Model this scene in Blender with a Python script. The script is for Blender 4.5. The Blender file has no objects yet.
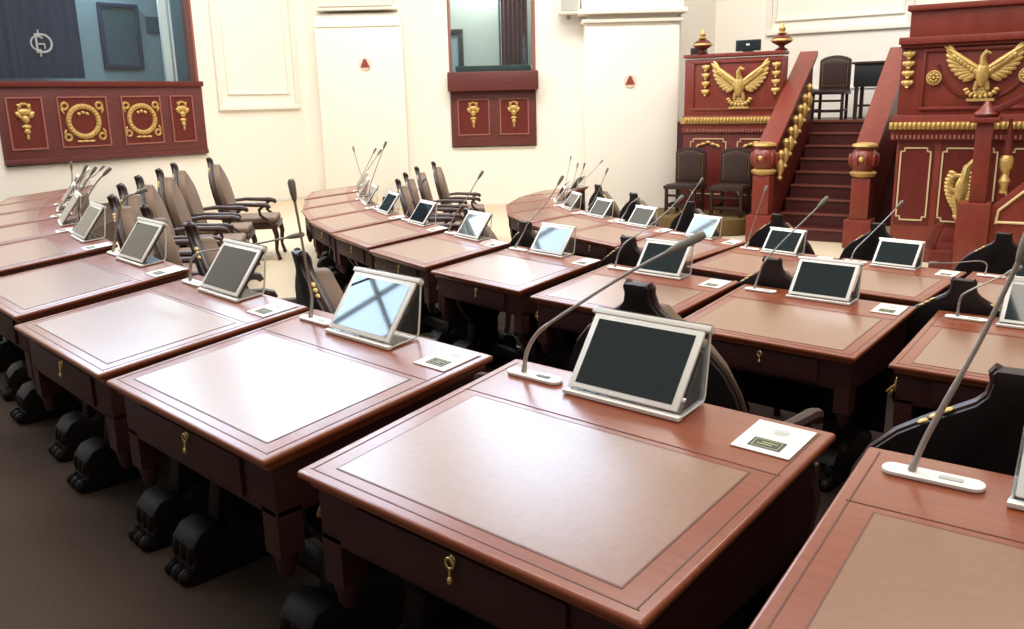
import bpy, bmesh, math, random
from mathutils import Vector, Matrix
random.seed(7)
PI = math.pi
SC = bpy.context.scene
COL = SC.collection

# ------------------------------------------------------------------ camera
CAMZ = 1.4614
FPX = 868.3
RIGHT = Vector((0.99973, -0.005537, -0.02255))
UP = Vector((0.02322, 0.238385, 0.970893))
FWD = Vector((0.0, 0.971155, -0.238449))
cam_data = bpy.data.cameras.new('camera')
cam = bpy.data.objects.new('camera', cam_data)
COL.objects.link(cam)
cam_data.sensor_width = 36.0
cam_data.lens = FPX / 1024 * 36.0
cam_data.clip_end = 200
m = Matrix((RIGHT, UP, -FWD)).transposed().to_4x4()
m.translation = Vector((0, 0, CAMZ))
cam.matrix_world = m
SC.camera = cam

# ------------------------------------------------------------------ colour management, world, lights
SC.view_settings.view_transform = 'Standard'
SC.view_settings.look = 'None'
SC.view_settings.gamma = 1.0
SC.view_settings.use_curve_mapping = False
SC.view_settings.exposure = 0.0
w = bpy.data.worlds.new('world'); SC.world = w; w.use_nodes = True
w.node_tree.nodes['Background'].inputs[0].default_value = (1.0, 0.95, 0.88, 1)
w.node_tree.nodes['Background'].inputs[1].default_value = 0.27

def area(name, loc, target, sx, sy, power, color):
    l = bpy.data.lights.new(name, 'AREA'); l.shape = 'RECTANGLE'; l.size = sx; l.size_y = sy
    l.energy = power; l.color = color
    o = bpy.data.objects.new(name, l); COL.objects.link(o); o.location = loc
    d = Vector(target) - Vector(loc)
    o.rotation_euler = d.to_track_quat('-Z', 'Y').to_euler()
    return o
area('overhead_fill', (1.0, 0.0, 10.5), (1.0, 9.0, 2.0), 8, 6, 760, (1.0, 0.92, 0.80))  # added overhead fill for the hall, not an actual ceiling lamp
area('wall_wash_fill', (0.5, 8.5, 12.3), (0.5, 16.6, 0.5), 15, 3, 2350, (1.0, 0.95, 0.87))  # added fill washing the far walls, no real fixture there

# ------------------------------------------------------------------ materials
def mat(name, col, rough=0.5, metal=0.0, spec=0.5, noise=None, bump=0.0, coat=0.0, emit=None, estr=1.0, scale=(1, 1, 1), nscale=8.0, amount=0.3, coat_rough=0.1):
    mt = bpy.data.materials.new(name); mt.use_nodes = True
    nt = mt.node_tree; b = nt.nodes['Principled BSDF']
    b.inputs['Base Color'].default_value = (*col, 1)
    b.inputs['Roughness'].default_value = rough
    b.inputs['Metallic'].default_value = metal
    b.inputs['Specular IOR Level'].default_value = spec
    b.inputs['Coat Weight'].default_value = coat
    b.inputs['Coat Roughness'].default_value = coat_rough
    if emit:
        b.inputs['Emission Color'].default_value = (*emit, 1); b.inputs['Emission Strength'].default_value = estr
    if noise:
        tc = nt.nodes.new('ShaderNodeTexCoord'); mp = nt.nodes.new('ShaderNodeMapping')
        mp.inputs['Scale'].default_value = scale
        nz = nt.nodes.new('ShaderNodeTexNoise'); nz.inputs['Scale'].default_value = nscale; nz.inputs['Detail'].default_value = 5
        mx = nt.nodes.new('ShaderNodeMix'); mx.data_type = 'RGBA'
        mx.inputs[6].default_value = (*col, 1); mx.inputs[7].default_value = (*noise, 1)
        rp = nt.nodes.new('ShaderNodeMapRange'); rp.inputs[1].default_value = 0.5 - amount; rp.inputs[2].default_value = 0.5 + amount
        L = nt.links.new
        L(tc.outputs['Object'], mp.inputs['Vector']); L(mp.outputs[0], nz.inputs['Vector'])
        L(nz.outputs['Fac'], rp.inputs[0]); L(rp.outputs[0], mx.inputs[0]); L(mx.outputs[2], b.inputs['Base Color'])
        if bump:
            bp = nt.nodes.new('ShaderNodeBump'); bp.inputs['Strength'].default_value = bump; bp.inputs['Distance'].default_value = 0.002
            L(nz.outputs['Fac'], bp.inputs['Height']); L(bp.outputs[0], b.inputs['Normal'])
    return mt
M = {}
M['wood_top'] = mat('polished_mahogany', (0.27, 0.068, 0.026), 0.32, noise=(0.20, 0.044, 0.016), scale=(1, 14, 6), nscale=5, coat=0.25, coat_rough=0.18)
M['wood_side'] = mat('dark_mahogany', (0.048, 0.013, 0.011), 0.5, spec=0.3, noise=(0.03, 0.009, 0.008), scale=(2, 2, 14), nscale=5)
M['wood_black'] = mat('ebonised_wood', (0.007, 0.005, 0.0045), 0.5, spec=0.2, noise=(0.011, 0.007, 0.006), nscale=9)
M['leather'] = mat('tan_desk_leather', (0.275, 0.130, 0.070), 0.28, noise=(0.23, 0.105, 0.055), nscale=60, bump=0.12, spec=0.7, coat=0.3, coat_rough=0.22)
M['line'] = mat('tooled_line', (0.12, 0.035, 0.018), 0.5)
M['gold'] = mat('gilding', (0.66, 0.45, 0.16), 0.42, metal=0.4, noise=(0.46, 0.28, 0.08), nscale=25)
M['brass'] = mat('brass', (0.70, 0.50, 0.20), 0.3, metal=0.8)
M['red_wood'] = mat('red_mahogany', (0.23, 0.034, 0.018), 0.42, noise=(0.15, 0.020, 0.011), scale=(3, 3, 1), nscale=4, coat=0.15)
M['red_dark'] = mat('red_mahogany_panel', (0.15, 0.018, 0.011), 0.40, noise=(0.10, 0.012, 0.008), scale=(6, 6, 1), nscale=4)
M['panel_wood'] = mat('burgundy_panel_wood', (0.145, 0.036, 0.031), 0.42, noise=(0.10, 0.022, 0.020), scale=(1, 1, 5), nscale=4)
M['moulding'] = mat('pinkish_moulding', (0.30, 0.11, 0.09), 0.4)
M['stair'] = mat('stair_wood', (0.075, 0.012, 0.010), 0.45, noise=(0.05, 0.008, 0.007), scale=(1, 4, 4), nscale=5)
M['wall'] = mat('cream_wall_paint', (0.89, 0.845, 0.76), 0.7, noise=(0.87, 0.825, 0.74), nscale=1.5)
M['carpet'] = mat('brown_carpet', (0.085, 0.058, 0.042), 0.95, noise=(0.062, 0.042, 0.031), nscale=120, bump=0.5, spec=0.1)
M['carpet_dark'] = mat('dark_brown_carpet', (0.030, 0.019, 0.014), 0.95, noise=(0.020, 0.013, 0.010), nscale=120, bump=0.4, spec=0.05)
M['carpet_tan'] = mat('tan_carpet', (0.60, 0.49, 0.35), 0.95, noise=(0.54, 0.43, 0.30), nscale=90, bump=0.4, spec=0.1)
M['carpet_olive'] = mat('olive_brown_carpet', (0.16, 0.10, 0.042), 0.95, noise=(0.12, 0.075, 0.03), nscale=60, spec=0.1)
M['white'] = mat('white_plastic', (0.86, 0.83, 0.77), 0.35)
M['screen'] = mat('dark_glass_screen', (0.010, 0.018, 0.020), 0.04, spec=0.7, coat=0.5, coat_rough=0.02)
M['lit'] = mat('lit_white_screen', (0.8, 0.8, 0.8), 0.2, emit=(0.93, 0.96, 1.0), estr=1.0)
M['lit_blue'] = mat('lit_blue_screen', (0.1, 0.2, 0.4), 0.1, emit=(0.28, 0.48, 0.80), estr=0.6)
M['grey_metal'] = mat('satin_grey_metal', (0.42, 0.38, 0.34), 0.38, metal=0.5)
M['foam'] = mat('grey_microphone_head', (0.27, 0.25, 0.21), 0.8)
M['ink'] = mat('dark_printed_ink', (0.045, 0.055, 0.03), 0.6)
M['ink_grey'] = mat('grey_printed_ink', (0.50, 0.48, 0.44), 0.6)
M['ink_gold'] = mat('pale_printed_ink', (0.45, 0.42, 0.22), 0.6)
M['card'] = mat('white_card', (0.74, 0.70, 0.66), 0.5)
M['velvet'] = mat('beige_velvet', (0.24, 0.165, 0.115), 0.8, noise=(0.17, 0.105, 0.075), nscale=12)
M['chair_back'] = mat('black_upholstery', (0.010, 0.006, 0.006), 0.55, noise=(0.016, 0.009, 0.008), nscale=10)
M['chair_wood'] = mat('chair_walnut', (0.060, 0.022, 0.014), 0.4, noise=(0.03, 0.010, 0.007), nscale=8)
M['brown_leather'] = mat('dark_brown_leather', (0.050, 0.026, 0.022), 0.4, noise=(0.035, 0.018, 0.016), nscale=12)
M['frame_wood'] = mat('dark_chair_oak', (0.028, 0.011, 0.008), 0.4)
M['black'] = mat('black_plastic', (0.010, 0.010, 0.012), 0.4)
M['booth'] = mat('blue_grey_booth_wall', (0.20, 0.29, 0.33), 0.7)
M['booth_green'] = mat('grey_green_booth_wall', (0.36, 0.41, 0.38), 0.7)
M['navy'] = mat('navy_cloth', (0.010, 0.028, 0.085), 0.8, noise=(0.008, 0.018, 0.05), scale=(8, 8, 1), nscale=3)
M['slate'] = mat('dark_teal_board', (0.03, 0.07, 0.09), 0.5)
M['dkred'] = mat('dark_red_curtain', (0.10, 0.025, 0.03), 0.8, noise=(0.05, 0.012, 0.02), scale=(12, 12, 0.5), nscale=3)
M['green'] = mat('dark_green_baize', (0.012, 0.05, 0.045), 0.8)
M['pale'] = mat('pale_grey_post', (0.80, 0.84, 0.82), 0.5)
M['red_sign'] = mat('red_sign', (0.28, 0.05, 0.035), 0.5)
M['pink_plate'] = mat('pale_pink_plate', (0.85, 0.66, 0.55), 0.5)
M['gold_line'] = mat('pale_gilt_line', (0.72, 0.55, 0.30), 0.5, metal=0.2)
M['nosing'] = mat('highlit_step_edge', (0.17, 0.045, 0.032), 0.45)  # lighter tone paints in the highlight along the step edges
M['daylight'] = mat('daylight_pane', (0.8, 0.9, 1), 0.4, emit=(0.56, 0.76, 1.0), estr=10.5)

def clear_mat(name, tint, gloss=0.12):
    mt = bpy.data.materials.new(name); mt.use_nodes = True
    nt = mt.node_tree; nt.nodes.remove(nt.nodes['Principled BSDF'])
    out = nt.nodes['Material Output']
    tr = nt.nodes.new('ShaderNodeBsdfTransparent'); tr.inputs[0].default_value = (*tint, 1)
    gl = nt.nodes.new('ShaderNodeBsdfGlossy'); gl.inputs['Roughness'].default_value = 0.08
    df = nt.nodes.new('ShaderNodeBsdfDiffuse'); df.inputs[0].default_value = (0.9, 0.88, 0.84, 1)
    fr = nt.nodes.new('ShaderNodeFresnel'); fr.inputs[0].default_value = 1.18
    m1 = nt.nodes.new('ShaderNodeMixShader'); m2 = nt.nodes.new('ShaderNodeMixShader'); m2.inputs[0].default_value = gloss
    L = nt.links.new
    L(fr.outputs[0], m1.inputs[0]); L(tr.outputs[0], m1.inputs[1]); L(gl.outputs[0], m1.inputs[2])
    L(m1.outputs[0], m2.inputs[1]); L(df.outputs[0], m2.inputs[2]); L(m2.outputs[0], out.inputs[0])
    return mt
M['acrylic'] = clear_mat('clear_acrylic', (0.96, 0.96, 0.95), 0.03)
M['glass'] = clear_mat('booth_window_glass', (0.90, 0.94, 0.96), 0.02)

# ------------------------------------------------------------------ mesh helpers
class MB:
    def __init__(s): s.v = []; s.f = []
    def add(s, vs, fs, mx=None):
        o = len(s.v)
        s.v += [tuple(mx @ Vector(p)) if mx else tuple(p) for p in vs]
        s.f += [tuple(i + o for i in f) for f in fs]
        return s
    def box(s, x0, x1, y0, y1, z0, z1, mx=None):
        return s.add([(x0,y0,z0),(x1,y0,z0),(x1,y1,z0),(x0,y1,z0),(x0,y0,z1),(x1,y0,z1),(x1,y1,z1),(x0,y1,z1)],
                     [(0,3,2,1),(4,5,6,7),(0,1,5,4),(1,2,6,5),(2,3,7,6),(3,0,4,7)], mx)
    def prism(s, pts, a0, a1, axis='x', mx=None):
        # pts: polygon of pairs, extruded along axis
        n = len(pts)
        def mk(p, a):
            return {'x': (a, p[0], p[1]), 'y': (p[0], a, p[1]), 'z': (p[0], p[1], a)}[axis]
        vs = [mk(p, a0) for p in pts] + [mk(p, a1) for p in pts]
        fs = [tuple(range(n))[::-1], tuple(range(n, 2*n))] + [(i, (i+1) % n, n+(i+1) % n, n+i) for i in range(n)]
        return s.add(vs, fs, mx)
    def tube(s, pts, r, n=8, mx=None, caps=True):
        pts = [Vector(p) for p in pts]; k = len(pts)
        rs = r if isinstance(r, (list, tuple)) else [r]*k
        vs = []; prev = None
        for i, p in enumerate(pts):
            t = (pts[min(i+1, k-1)] - pts[max(i-1, 0)]).normalized()
            ref = prev if prev else (Vector((0, 0, 1)) if abs(t.z) < 0.9 else Vector((1, 0, 0)))
            a = (ref - t*ref.dot(t)).normalized(); prev = a; b = t.cross(a)
            for j in range(n):
                an = 2*PI*j/n
                vs.append(p + (a*math.cos(an) + b*math.sin(an))*rs[i])
        fs = []
        for i in range(k-1):
            for j in range(n):
                fs.append((i*n+j, i*n+(j+1) % n, (i+1)*n+(j+1) % n, (i+1)*n+j))
        if caps: fs += [tuple(range(n))[::-1], tuple(range((k-1)*n, k*n))]
        return s.add(vs, fs, mx)
    def lathe(s, prof, n=16, c=(0, 0, 0), mx=None, sy=1.0):
        vs = []; fs = []; k = len(prof)
        for r, z in prof:
            for j in range(n):
                a = 2*PI*j/n; vs.append((c[0]+r*math.cos(a), c[1]+sy*r*math.sin(a), c[2]+z))
        for i in range(k-1):
            for j in range(n):
                fs.append((i*n+j, i*n+(j+1) % n, (i+1)*n+(j+1) % n, (i+1)*n+j))
        fs += [tuple(range(n))[::-1], tuple(range((k-1)*n, k*n))]
        return s.add(vs, fs, mx)
    def ell(s, c, rx, ry, rz, rot=0.0, n=10, k=6):
        # ellipsoid with in-plane (x-z) rotation
        prof = [(math.sin(PI*i/k), -math.cos(PI*i/k)) for i in range(k+1)]
        prof[0] = (0.02, -1); prof[-1] = (0.02, 1)
        mx = Matrix.Translation(c) @ Matrix.Rotation(rot, 4, 'Y') @ Matrix.Diagonal((rx, ry, rz, 1))
        return s.lathe(prof, n, mx=mx)
    def ring(s, c, R, r, n=20, m=6, ry=None, flat=0.6, a0=0, a1=2*PI):
        # ring lying in the x-z plane
        full = abs(a1-a0-2*PI) < 1e-6
        kk = n if full else n+1
        vs = []; fs = []
        for i in range(kk):
            a = a0+(a1-a0)*i/n
            for j in range(m):
                b = 2*PI*j/m; q = R + r*math.cos(b)
                vs.append((c[0]+q*math.cos(a), c[1]+flat*r*math.sin(b), c[2]+q*math.sin(a)))
        for i in range(n):
            i2 = (i+1) % kk
            for j in range(m):
                fs.append((i*m+j, i*m+(j+1) % m, i2*m+(j+1) % m, i2*m+j))
        return s.add(vs, fs)
    def build(s, name, mt, parent=None, bevel=0.0, smooth=True, seg=2):
        me = bpy.data.meshes.new(name); me.from_pydata(s.v, [], s.f)
        bm = bmesh.new(); bm.from_mesh(me); bmesh.ops.recalc_face_normals(bm, faces=bm.faces)
        if bevel:
            es = [e for e in bm.edges if len(e.link_faces) == 2 and e.calc_face_angle(0) > 0.6]
            bmesh.ops.bevel(bm, geom=es, offset=bevel, segments=seg, profile=0.6, affect='EDGES', clamp_overlap=True)
        bm.to_mesh(me); bm.free()
        if smooth:
            for p in me.polygons: p.use_smooth = True
            try: me.set_sharp_from_angle(angle=math.radians(38))
            except Exception: pass
        me.materials.append(M[mt] if isinstance(mt, str) else mt)
        o = bpy.data.objects.new(name, me); COL.objects.link(o)
        if parent: o.parent = parent
        return o
def tag(o, label=None, cat=None, group=None, kind=None):
    if label: o['label'] = label
    if cat: o['category'] = cat
    if group: o['group'] = group
    if kind: o['kind'] = kind
    return o
def thing(name, loc=(0, 0, 0), rz=0.0, label=None, cat=None, group=None, rx=0.0):
    o = bpy.data.objects.new(name, None); COL.objects.link(o)
    o.location = loc; o.rotation_euler = (rx, 0, rz); o.empty_display_size = 0.1
    return tag(o, label, cat, group)
CH = {}
def copy_tree(root, loc, rz, rx=0.0, label=None, cat=None, group=None):
    c = root.copy(); COL.objects.link(c); c.location = loc; c.rotation_euler = (rx, 0, rz)
    tag(c, label, cat, group)
    for ch in root.children:
        d = ch.copy(); COL.objects.link(d); d.parent = c
        for g in ch.children:
            e = g.copy(); COL.objects.link(e); e.parent = d
    return c
def structure(mb, name, mt, loc=(0, 0, 0), rz=0.0, bevel=0.0):
    o = mb.build(name, mt, bevel=bevel); o.location = loc; o.rotation_euler = (0, 0, rz); o['kind'] = 'structure'
    return o
def at(px, py, depth):
    """point of the room seen at (px, py) of the photograph, `depth` metres into the room"""
    d = RIGHT*((px-512)/FPX) + UP*(-(py-314.5)/FPX) + FWD
    return Vector((0, 0, CAMZ)) + d*(depth/d.y)

# ------------------------------------------------------------------ layout of the three rows of desks
W, D, TILT, HT = 0.868, 0.70, 0.114, 0.70
TA = math.atan(TILT)
TIER = [0.06, -0.226, -0.452]; LOW = -0.75
ROW = [
 [(0.607,0.749,-0.6442),(-0.142,1.402,-0.7348),(-0.85,2.045,-0.7802),(-1.497,2.714,-0.8163),(-2.151,3.48,-0.8339),(-2.80,4.305,-0.944),(-3.282,5.058,-1.06),(-3.695,5.851,-1.12),(-4.06,6.667,-1.18),(-4.376,7.503,-1.24)],
 [(1.789,2.95,-0.694),(1.051,3.611,-0.749),(0.399,4.284,-0.7896),(-0.234,5.057,-0.8753),(-0.796,5.885,-0.9858),(-1.272,6.751,-1.0612),(-1.677,7.589,-1.1451),(-1.997,8.45,-1.2598),(-2.217,9.372,-1.3593),(-2.38,10.327,-1.4528)],
 [(2.928,4.89,-0.7486),(2.237,5.509,-0.8148),(1.609,6.179,-0.8825),(1.15,7.088,-0.9624),(0.705,7.897,-1.042),(0.366,8.685,-1.1194),(0.07,9.53,-1.33),(-0.04,10.42,-1.55),(0.05,11.30,-1.77),(0.33,12.15,-1.98)],
]
def loc_on(pose, a, b, z):
    x, y, t = pose
    return Vector((x+a*math.cos(t)-b*math.sin(t), y+a*math.sin(t)+b*math.cos(t), z))
def top_z(row, b): return TIER[row] + HT + (b-D/2)*TILT

# ------------------------------------------------------------------ floors
def boundary(row, off):
    pts = []
    t0 = ROW[row][0]
    p = loc_on(t0, W/2, D+off, 0); d = Vector((math.cos(t0[2]), math.sin(t0[2]), 0))
    pts.append(p + d*6)
    for i, q in enumerate(ROW[row]):
        if i == 0: pts.append(loc_on(q, W/2, D+off, 0))
        pts.append(loc_on(q, -W/2, D+off, 0))
    return [(p.x, p.y) for p in pts]
b1 = boundary(0, 0.05); b2 = boundary(1, 0.05); b3 = boundary(2, 0.05)
poly1 = b1 + [(-5.0, 10.0), (-5.6, 14.4), (-14, 5.2), (-14, -4), (7, -4)]
poly2 = b2 + [(-2.2, 16.6), (-3.71, 16.6), (-14, 5.0), (-14, -4), (9, -4)]
poly3 = b3 + [(1.3, 16.6), (-3.71, 16.6), (-14, 5.0), (-14, -4), (10, -4)]
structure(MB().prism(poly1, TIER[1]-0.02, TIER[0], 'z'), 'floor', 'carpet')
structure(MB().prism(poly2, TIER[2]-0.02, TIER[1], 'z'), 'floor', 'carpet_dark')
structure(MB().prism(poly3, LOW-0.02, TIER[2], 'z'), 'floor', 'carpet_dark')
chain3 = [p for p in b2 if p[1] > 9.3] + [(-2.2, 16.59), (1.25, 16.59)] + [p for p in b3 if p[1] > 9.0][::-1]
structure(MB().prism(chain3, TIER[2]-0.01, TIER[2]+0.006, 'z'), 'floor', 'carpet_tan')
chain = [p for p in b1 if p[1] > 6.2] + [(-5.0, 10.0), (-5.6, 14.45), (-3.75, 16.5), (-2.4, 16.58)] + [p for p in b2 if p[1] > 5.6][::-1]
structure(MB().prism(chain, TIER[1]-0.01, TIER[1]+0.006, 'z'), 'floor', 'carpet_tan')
structure(MB().box(-16, 16, -5, 24, LOW-0.3, LOW), 'floor', 'carpet_tan')

# ------------------------------------------------------------------ walls
WT = 13.0
AL = (-3.71, 16.6, 0); RL = math.atan2(0.74, 0.672)
mb = MB()
mb.box(-20, -5.25, 0, 0.3, LOW, WT)
mb.box(-5.25, -2.13, 0, 0.3, LOW, 0.70)
mb.box(-5.25, -2.13, 0, 0.3, 4.1, WT)
mb.box(-2.13, 0.2, 0, 0.3, LOW, WT)
structure(mb, 'wall_left', 'wall', AL, RL)
mb = MB()
mb.box(-3.75, -1.05, 16.6, 16.9, LOW, WT); mb.box(0.54, 3.2, 16.6, 16.9, LOW, WT)
mb.box(-1.05, 0.54, 16.6, 16.9, LOW, 0.64); mb.box(-1.05, 0.54, 16.6, 16.9, 4.1, WT)
structure(mb, 'wall_back', 'wall')
# raised panel moulding of the left wall
def frame_rect(mb, x0, x1, z0, z1, w, y0, y1):
    mb.box(x0, x1, y0, y1, z0, z0+w); mb.box(x0, x1, y0, y1, z1-w, z1)
    mb.box(x0, x0+w, y0, y1, z0+w, z1-w); mb.box(x1-w, x1, y0, y1, z0+w, z1-w)
mb = MB(); frame_rect(mb, -1.82, -0.18, 1.42, 5.4, 0.09, -0.06, 0.0); frame_rect(mb, -1.62, -0.38, 1.68, 5.2, 0.03, -0.03, 0.0)
structure(mb, 'trim_1', 'wall', AL, RL, bevel=0.012)
# pilasters
mb = MB(); mb.box(-3.42, -1.86, 16.36, 16.6, LOW, 3.05)
mb.box(-3.38, -1.93, 16.28, 16.6, 3.10, 3.16); mb.box(-3.40, -1.88, 16.34, 16.6, 2.82, 2.86)
mb.box(-3.32, -2.0, 16.26, 16.6, 3.16, WT)
structure(mb, 'trim_2', 'wall', bevel=0.015)
mb = MB(); mb.box(1.42, 3.10, 16.2, 16.6, LOW, 2.78)
mb.box(1.36, 3.16, 16.14, 16.6, 2.78, 2.84); mb.box(1.30, 3.22, 16.06, 16.6, 2.92, 3.0)
mb.box(1.36, 3.16, 16.14, 16.6, 3.0, 3.2); mb.box(1.42, 3.1, 16.2, 16.6, 3.2, WT); mb.box(1.46, 3.06, 16.24, 16.6, 2.84, 2.92)
structure(mb, 'trim_3', 'wall', bevel=0.015)

# podium frame of reference
OP = Vector((3.15, 15.6, LOW)); RP = math.atan2(-0.537, 0.843)
def pod(X, Y, Z=0.0):
    c, s = math.cos(RP), math.sin(RP)
    return Vector((OP.x + X*c - Y*s, OP.y + X*s + Y*c, LOW + Z))
mb = MB(); mb.box(-0.75, 14, 3.0, 3.3, 0, WT-LOW); mb.box(-0.9, -0.6, 0.75, 3.3, 0, WT-LOW)
structure(mb, 'wall_right', 'wall', OP, RP)
mb = MB(); frame_rect(mb, 0.45, 3.1, 3.35, 7, 0.10, 2.94, 3.0); frame_rect(mb, 0.6, 2.95, 3.6, 7, 0.04, 2.96, 3.0); mb.box(-0.6, 3.4, 2.97, 3.0, 2.3, 2.34)
structure(mb, 'trim_5', 'wall', OP, RP, bevel=0.01)

# upper daylight windows of the hall
def high_window(name, x0, x1, z0, z1, y, loc, rz, rows=4, cols=3):
    mb = MB(); mb.box(x0, x1, y-0.03, y, z0, z1)
    pane = structure(mb, name, 'daylight', loc, rz)
    mb = MB()
    for i in range(cols+1):
        x = x0+(x1-x0)*i/cols; mb.box(x-0.05, x+0.05, y-0.09, y-0.03, z0-0.05, z1+0.05)
    for j in range(rows+1):
        z = z0+(z1-z0)*j/rows; mb.box(x0-0.05, x1+0.05, y-0.09, y-0.03, z-0.05, z+0.05)
    f = mb.build('window_frame', 'wall', pane)
high_window('window_1', -6.8, -4.05, 5.2, 12.0, -0.02, AL, RL, 4, 3)
high_window('window_7', -2.95, -0.3, 5.2, 12.0, -0.02, AL, RL, 4, 3)
high_window('window_2', -3.2, 1.0, 6.0, 12.0, 16.58, (0, 0, 0), 0, 4, 5)
high_window('window_3', -10.4, -7.8, 6.8, 12.0, -0.02, AL, RL, 4, 3)
high_window('window_6', -15.0, -12.4, 6.8, 12.0, -0.02, AL, RL, 4, 3)

# ------------------------------------------------------------------ ornaments
def torch_mb(cx, cz, h, y):
    mb = MB(); s = h
    mb.ell((cx, y, cz+0.28*s), 0.20*s, 0.03, 0.10*s); mb.ring((cx, y, cz+0.36*s), 0.15*s, 0.035*s)
    for k in (-1, 1):
        mb.ell((cx+k*0.17*s, y, cz+0.20*s), 0.07*s, 0.03, 0.12*s, k*0.6)
        mb.ell((cx+k*0.13*s, y, cz+0.44*s), 0.05*s, 0.025, 0.08*s, k*0.5)
    mb.ell((cx, y, cz+0.08*s), 0.11*s, 0.035, 0.12*s)
    mb.ell((cx, y, cz-0.12*s), 0.13*s, 0.03, 0.07*s); mb.ell((cx, y, cz-0.25*s), 0.09*s, 0.03, 0.09*s)
    mb.ell((cx, y, cz-0.40*s), 0.045*s, 0.02, 0.10*s)
    return mb
def wreath_mb(cx, cz, R, y):
    mb = MB(); mb.ring((cx, y, cz), R*0.72, R*0.13, 28, 8)
    for k in range(28):
        a = 2*PI*k/28; mb.ell((cx+R*0.72*math.cos(a), y-0.012, cz+R*0.72*math.sin(a)), R*0.10, 0.02, R*0.06, -a)
    for sx in (-1, 1):
        for sz in (-1, 1):
            mb.ring((cx+sx*R*0.82, y, cz+sz*R*0.74), R*0.15, R*0.06, 12, 6)
            mb.ell((cx+sx*R*0.95, y, cz+sz*R*0.5), R*0.06, 0.02, R*0.16, sx*sz*0.4)
    for k in (-1, 0, 1):
        mb.ell((cx+k*R*0.2, y, cz+R*0.42-abs(k)*R*0.06), R*0.10, 0.02, R*0.09, k*0.5)
        mb.ell((cx+k*R*0.28, y, cz-R*0.95), R*0.17, 0.02, R*0.07, 0)
    return mb
def eagle_mb(cx, cz, wd, h, y):
    mb = MB()
    for s in (-1, 1):
        for i in range(9):
            f = i/8.0
            # feather root along the wing arm, tip fanned upward and outward
            rx, rz = cx+s*wd*(0.07+0.20*f), cz+h*(0.02+0.16*f)
            ang = math.radians(150-112*f) if False else math.radians(22+ (1-f)*-62)
            ang = math.radians(-30+88*f)
            L = wd*(0.17+0.15*f)
            tx, tz = rx+s*L*math.cos(ang), rz+L*math.sin(ang)
            mx, mz = (rx+tx)/2, (rz+tz)/2
            rot = math.atan2(tx-rx, tz-rz)
            mb.ell((mx, y-0.01, mz), wd*0.045, 0.03, L*0.62, rot)
        # upper covert rows
        for i in range(7):
            f = i/6.0
            x, z = cx+s*wd*(0.08+0.27*f), cz+h*(0.06+0.27*f)
            mb.ell((x, y-0.03, z), wd*0.045, 0.035, wd*0.055, s*0.6)
        mb.tube([(cx+s*wd*0.05, y-0.03, cz+h*0.10), (cx+s*wd*0.2, y-0.035, cz+h*0.24), (cx+s*wd*0.36, y-0.03, cz+h*0.40), (cx+s*wd*0.49, y-0.02, cz+h*0.52)], [0.035*wd, 0.04*wd, 0.032*wd, 0.012*wd])
        mb.tube([(cx+s*wd*0.05, y-0.02, cz-h*0.12), (cx+s*wd*0.08, y-0.02, cz-h*0.27)], [0.04*wd, 0.028*wd])
    mb.ell((cx, y-0.04, cz+h*0.02), wd*0.085, 0.06, h*0.24)
    mb.tube([(cx, y-0.05, cz+h*0.18), (cx-wd*0.01, y-0.06, cz+h*0.32), (cx+wd*0.03, y-0.07, cz+h*0.40), (cx+wd*0.09, y-0.07, cz+h*0.37)], [0.05*wd, 0.04*wd, 0.038*wd, 0.008*wd])
    for k in range(3):
        mb.ell((cx, y, cz-h*(0.20+0.06*k)), wd*(0.05+0.03*k), 0.025, h*0.07)
    for k in range(9):
        a = PI*(1.08+0.84*k/8)
        mb.ell((cx+wd*0.19*math.cos(a), y-0.01, cz-h*0.22+h*0.17*math.sin(a)), wd*0.04, 0.03, wd*0.028, -a)
    mb.box(cx-wd*0.17, cx+wd*0.17, y-0.03, y+0.01, cz-h*0.47, cz-h*0.42)
    return mb
def blob_column_mb(x, z0, z1, y, n=4, w=0.07):
    mb = MB(); dz = (z1-z0)/n
    for k in range(n):
        z = z0+dz*(k+0.5)
        mb.ell((x, y, z), w*0.75, 0.035, dz*0.40)
        for s in (-1, 1): mb.ell((x+s*w*0.62, y, z+dz*0.06), w*0.38, 0.028, dz*0.28, s*0.5)
        mb.ell((x, y-0.015, z-dz*0.42), w*0.35, 0.03, dz*0.14)
    return mb
def outline_mb(x0, x1, z0, z1, y, w=0.016, notch=0.05):
    mb = MB(); n = notch
    pts = [(x0+n, z0), (x1-n, z0), (x1-n, z0+n), (x1, z0+n), (x1, z1-n), (x1-n, z1-n), (x1-n, z1), (x0+n, z1), (x0+n, z1-n), (x0, z1-n), (x0, z0+n), (x0+n, z0+n)]
    for i, p in enumerate(pts):
        q = pts[(i+1) % len(pts)]
        mb.box(min(p[0], q[0])-w/2, max(p[0], q[0])+w/2, y-0.012, y, min(p[1], q[1])-w/2, max(p[1], q[1])+w/2)
    return mb

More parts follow.
